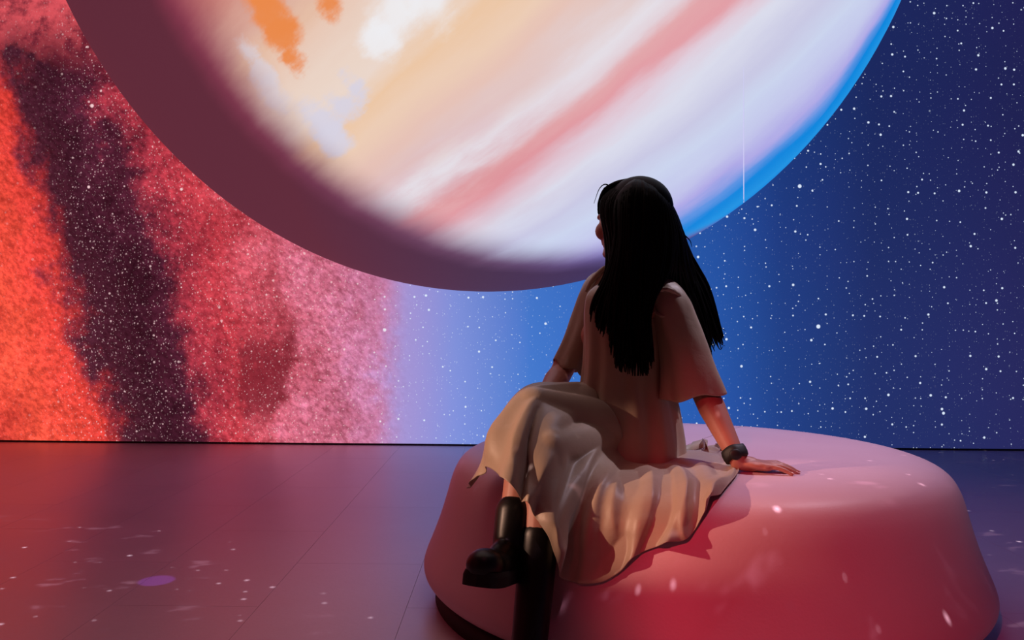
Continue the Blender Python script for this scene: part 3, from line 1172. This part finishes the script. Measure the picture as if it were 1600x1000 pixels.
legs_c = [(hip_l, hip_l.lerp(kn_l, 0.5), 0.070, 0.064), (hip_l.lerp(kn_l, 0.5), kn_l, 0.064, 0.047), (kn_l, kn_l.lerp(an_l, 0.3), 0.047, 0.046), (kn_l.lerp(an_l, 0.3), an_l, 0.046, 0.036),
          (hip_r, hip_r.lerp(kn_r, 0.5), 0.068, 0.062), (hip_r.lerp(kn_r, 0.5), kn_r, 0.062, 0.044), (kn_r, kn_r.lerp(an_r, 0.3), 0.044, 0.046), (kn_r.lerp(an_r, 0.3), an_r, 0.046, 0.036)]


def leg_push(p, n, off):
    p = Vector(p)
    for a_, b_, ra, rb in legs_c:
        e = b_ - a_
        t = max(0.0, min(1.0, (p - a_).dot(e) / e.length_squared))
        q = a_ + e * t
        r = ra + (rb - ra) * t + off
        d = p - q
        if d.length < r:
            # go out along the cloth normal until clear
            n = Vector(n)
            bq = d.dot(n)
            disc = bq * bq - (d.length_squared - r * r)
            p = p + n * (-bq + math.sqrt(max(0.0, disc)))
    return p


for i in range(NU):
    for j in range(NV):
        grid[i, j] = leg_push(grid[i, j], nrm[i, j], 0.007)
for it in range(1):
    g2 = grid.copy()
    g2[1:-1, 1:-1] = grid[1:-1, 1:-1] * 0.4 + 0.15 * (grid[:-2, 1:-1] + grid[2:, 1:-1] + grid[1:-1, :-2] + grid[1:-1, 2:])
    grid = g2
vs = [Vector(grid[i, j]) for i in range(NU) for j in range(NV)]
fs = [(i * NV + j, i * NV + j + 1, (i + 1) * NV + j + 1, (i + 1) * NV + j) for i in range(NU - 1) for j in range(NV - 1)]
skirt = link_mesh('skirt', vs, fs, m_dress, dress)
sm = skirt.modifiers.new('thickness', 'SOLIDIFY')
sm.thickness = 0.0018
sm.offset = 0

# crumpled folds of the skirt lying on the seat behind the arm
for pts_ in ([(1048, 708), (1075, 704), (1098, 700), (1104, 712)], [(1060, 712), (1092, 712), (1118, 708), (1128, 718)]):
    bm = bmesh.new()
    vv = []
    top = catmull([bench_hit(x, y, 0.004) for x, y in pts_], 24)
    for i, p in enumerate(top):
        p = Vector(p)
        h = 0.008 + 0.026 * (i / 23) ** 1.3
        w = 0.03
        vv.append([bm.verts.new(p + Vector((0, -w, 0.001))), bm.verts.new(p + Vector((0, -w * 0.35, h * 0.6))), bm.verts.new(p + Vector((0.006 * math.sin(i), 0, h))), bm.verts.new(p + Vector((0, w * 0.4, h * 0.4))), bm.verts.new(p + Vector((0, w, 0.001)))])
    for i in range(23):
        for k in range(4):
            bm.faces.new((vv[i][k], vv[i + 1][k], vv[i + 1][k + 1], vv[i][k + 1]))
    o = bm_object('skirt_fold', bm, m_dress, dress)
    sm = o.modifiers.new('thickness', 'SOLIDIFY')
    sm.thickness = 0.0018

# ---- hair
bm = bmesh.new()
add_ball(bm, H(0.004, -0.026, 0.034), (0.084, 0.100, 0.090), HR, 32, 20)
add_ball(bm, H(0.0, -0.055, -0.03), (0.076, 0.062, 0.095), HR, 24, 16)


def locks(guides, n, r0, r1, jit=0.008, seg=6, steps=22):
    """n locks blended between the guide curves"""
    gs = [catmull(g, steps) for g in guides]
    for i in range(n):
        t = (i + random.random()) / n * (len(gs) - 1)
        k = min(int(t), len(gs) - 2)
        t -= k
        ln = random.uniform(0.88, 1.03)
        ph = random.uniform(0, 6.28)
        depth = random.uniform(-1, 1)
        pts, rad = [], []
        for s in range(steps):
            w = s / (steps - 1)
            ss = min(steps - 1.001, w * ln * (steps - 1))
            a0 = int(ss)
            fr = ss - a0
            pa = (gs[k][a0] * (1 - fr) + gs[k][min(a0 + 1, steps - 1)] * fr) * (1 - t) + (gs[k + 1][a0] * (1 - fr) + gs[k + 1][min(a0 + 1, steps - 1)] * fr) * t
            p = Vector(pa) + Vector((math.sin(ph + w * 5) * jit * w, depth * jit * (0.4 + w), 0))
            pts.append(p)
            rad.append(r0 * (1 - w) ** 0.5 * (1 - 0.2 * w) + r1 * w if w > 0.08 else r0 * (0.5 + 6 * w))
        add_tube(bm, pts, [max(0.0008, r) for r in rad], seg)


crown = H(0.004, -0.022, 0.119)
# back of the head and the long centre fall
locks([
    [crown, P(966, 312, 2.235), P(962, 372, 2.22), P(948, 430, 2.235), P(930, 468, 2.25), P(922, 500, 2.25)],
    [crown, P(974, 305, 2.215), P(972, 380, 2.20), P(962, 440, 2.205), P(956, 490, 2.205), P(954, 535, 2.20)],
    [crown, P(985, 300, 2.205), P(980, 380, 2.19), P(974, 450, 2.195), P(970, 520, 2.195), P(968, 580, 2.185)],
    [crown, P(1005, 300, 2.205), P(1002, 380, 2.185), P(998, 450, 2.19), P(995, 520, 2.195), P(995, 588, 2.185)],
    [crown, P(1025, 306, 2.21), P(1030, 370, 2.195), P(1020, 440, 2.19), P(1008, 510, 2.195), P(1014, 586, 2.185)],
    [crown, P(1036, 315, 2.225), P(1050, 370, 2.215), P(1042, 425, 2.205), P(1014, 478, 2.20), P(1018, 560, 2.19)],
], 190, 0.0085, 0.0012, 0.009)
locks([
    [crown, P(1030, 306, 2.23), P(1048, 360, 2.22), P(1046, 410, 2.23), P(1040, 450, 2.29), P(1050, 490, 2.33)],
    [crown, P(1036, 310, 2.24), P(1056, 360, 2.24), P(1062, 410, 2.26), P(1070, 450, 2.31), P(1080, 500, 2.33)],
    [crown, P(1040, 312, 2.27), P(1062, 360, 2.28), P(1072, 410, 2.30), P(1084, 450, 2.34), P(1100, 520, 2.34)],
], 90, 0.0085, 0.0012, 0.009)
# fall on the right, past the far side of the shoulder
locks([
    [crown, P(1034, 312, 2.25), P(1055, 370, 2.26), P(1062, 430, 2.30), P(1076, 490, 2.31), P(1096, 545, 2.31)],
    [crown, P(1040, 315, 2.28), P(1062, 362, 2.30), P(1074, 420, 2.33), P(1092, 480, 2.33), P(1112, 560, 2.32)],
    [crown, P(1036, 312, 2.32), P(1060, 355, 2.34), P(1078, 410, 2.36), P(1098, 460, 2.36), P(1122, 540, 2.35)],
    [crown, P(1028, 310, 2.36), P(1054, 350, 2.37), P(1078, 405, 2.38), P(1103, 450, 2.38), P(1128, 528, 2.37)],
], 130, 0.0075, 0.0010, 0.012)
# sides of the face and left shoulder
locks([
    [crown, H(-0.062, 0.035, 0.070), H(-0.070, 0.045, 0.02), H(-0.066, 0.030, -0.05), P(948, 425, 2.27), P(925, 466, 2.30), P(914, 500, 2.33)],
    [crown, H(-0.074, 0.005, 0.062), H(-0.080, 0.010, 0.00), H(-0.075, 0.0, -0.06), P(955, 425, 2.25), P(932, 470, 2.27), P(922, 508, 2.28)],
    [crown, H(-0.076, -0.035, 0.06), H(-0.082, -0.03, 0.00), H(-0.076, -0.03, -0.06), P(966, 430, 2.23), P(950, 480, 2.23), P(942, 520, 2.24)],
], 60, 0.0075, 0.0010, 0.004)
locks([
    [crown, H(0.055, 0.045, 0.070), H(0.068, 0.050, 0.02), H(0.066, 0.030, -0.05), H(0.06, 0.01, -0.12), P(1010, 450, 2.43), P(1030, 510, 2.44)],
    [crown, H(0.074, 0.005, 0.062), H(0.082, 0.010, 0.00), H(0.078, 0.0, -0.06), H(0.075, -0.02, -0.13), P(1040, 450, 2.43), P(1060, 510, 2.42)],
    [crown, H(0.070, -0.05, 0.06), H(0.078, -0.05, 0.00), H(0.076, -0.05, -0.06), P(1055, 430, 2.38), P(1075, 470, 2.38), P(1100, 530, 2.37)],
], 60, 0.0075, 0.0010, 0.004)
# fringe parting over the forehead
locks([
    [crown, H(-0.050, 0.042, 0.094), H(-0.056, 0.066, 0.056), H(-0.064, 0.058, 0.015)],
    [crown, H(-0.020, 0.046, 0.106), H(-0.028, 0.076, 0.066), H(-0.054, 0.070, 0.028)],
    [crown, H(0.012, 0.046, 0.106), H(0.022, 0.076, 0.066), H(0.050, 0.072, 0.030)],
    [crown, H(0.050, 0.055, 0.098), H(0.055, 0.072, 0.060), H(0.064, 0.058, 0.015)],
], 44, 0.005, 0.0015, 0.002)
# fly-away strands
for pts_ in ([(955, 292), (945, 288), (936, 296), (928, 318)], [(953, 293), (944, 294), (939, 308)], [(1068, 366), (1078, 376), (1081, 386)], [(1100, 480), (1118, 505), (1134, 517)],
             [(1108, 500), (1122, 532), (1133, 541)], [(1040, 300), (1046, 306), (1050, 318)], [(1082, 400), (1094, 420), (1102, 436)], [(1112, 520), (1124, 545), (1130, 541)]):
    d0 = 2.30 if pts_[0][0] < 1000 else 2.36
    cc = [Vector(c) for c in catmull([P(x, y, d0) for x, y in pts_], 16)]
    add_tube(bm, cc, [0.0024 * (1 - 0.75 * i / 15) for i in range(16)], 5)
hair = bm_object('hair', bm, m_hair, person)
hair['label'] = 'long wavy black hair falling down the back'
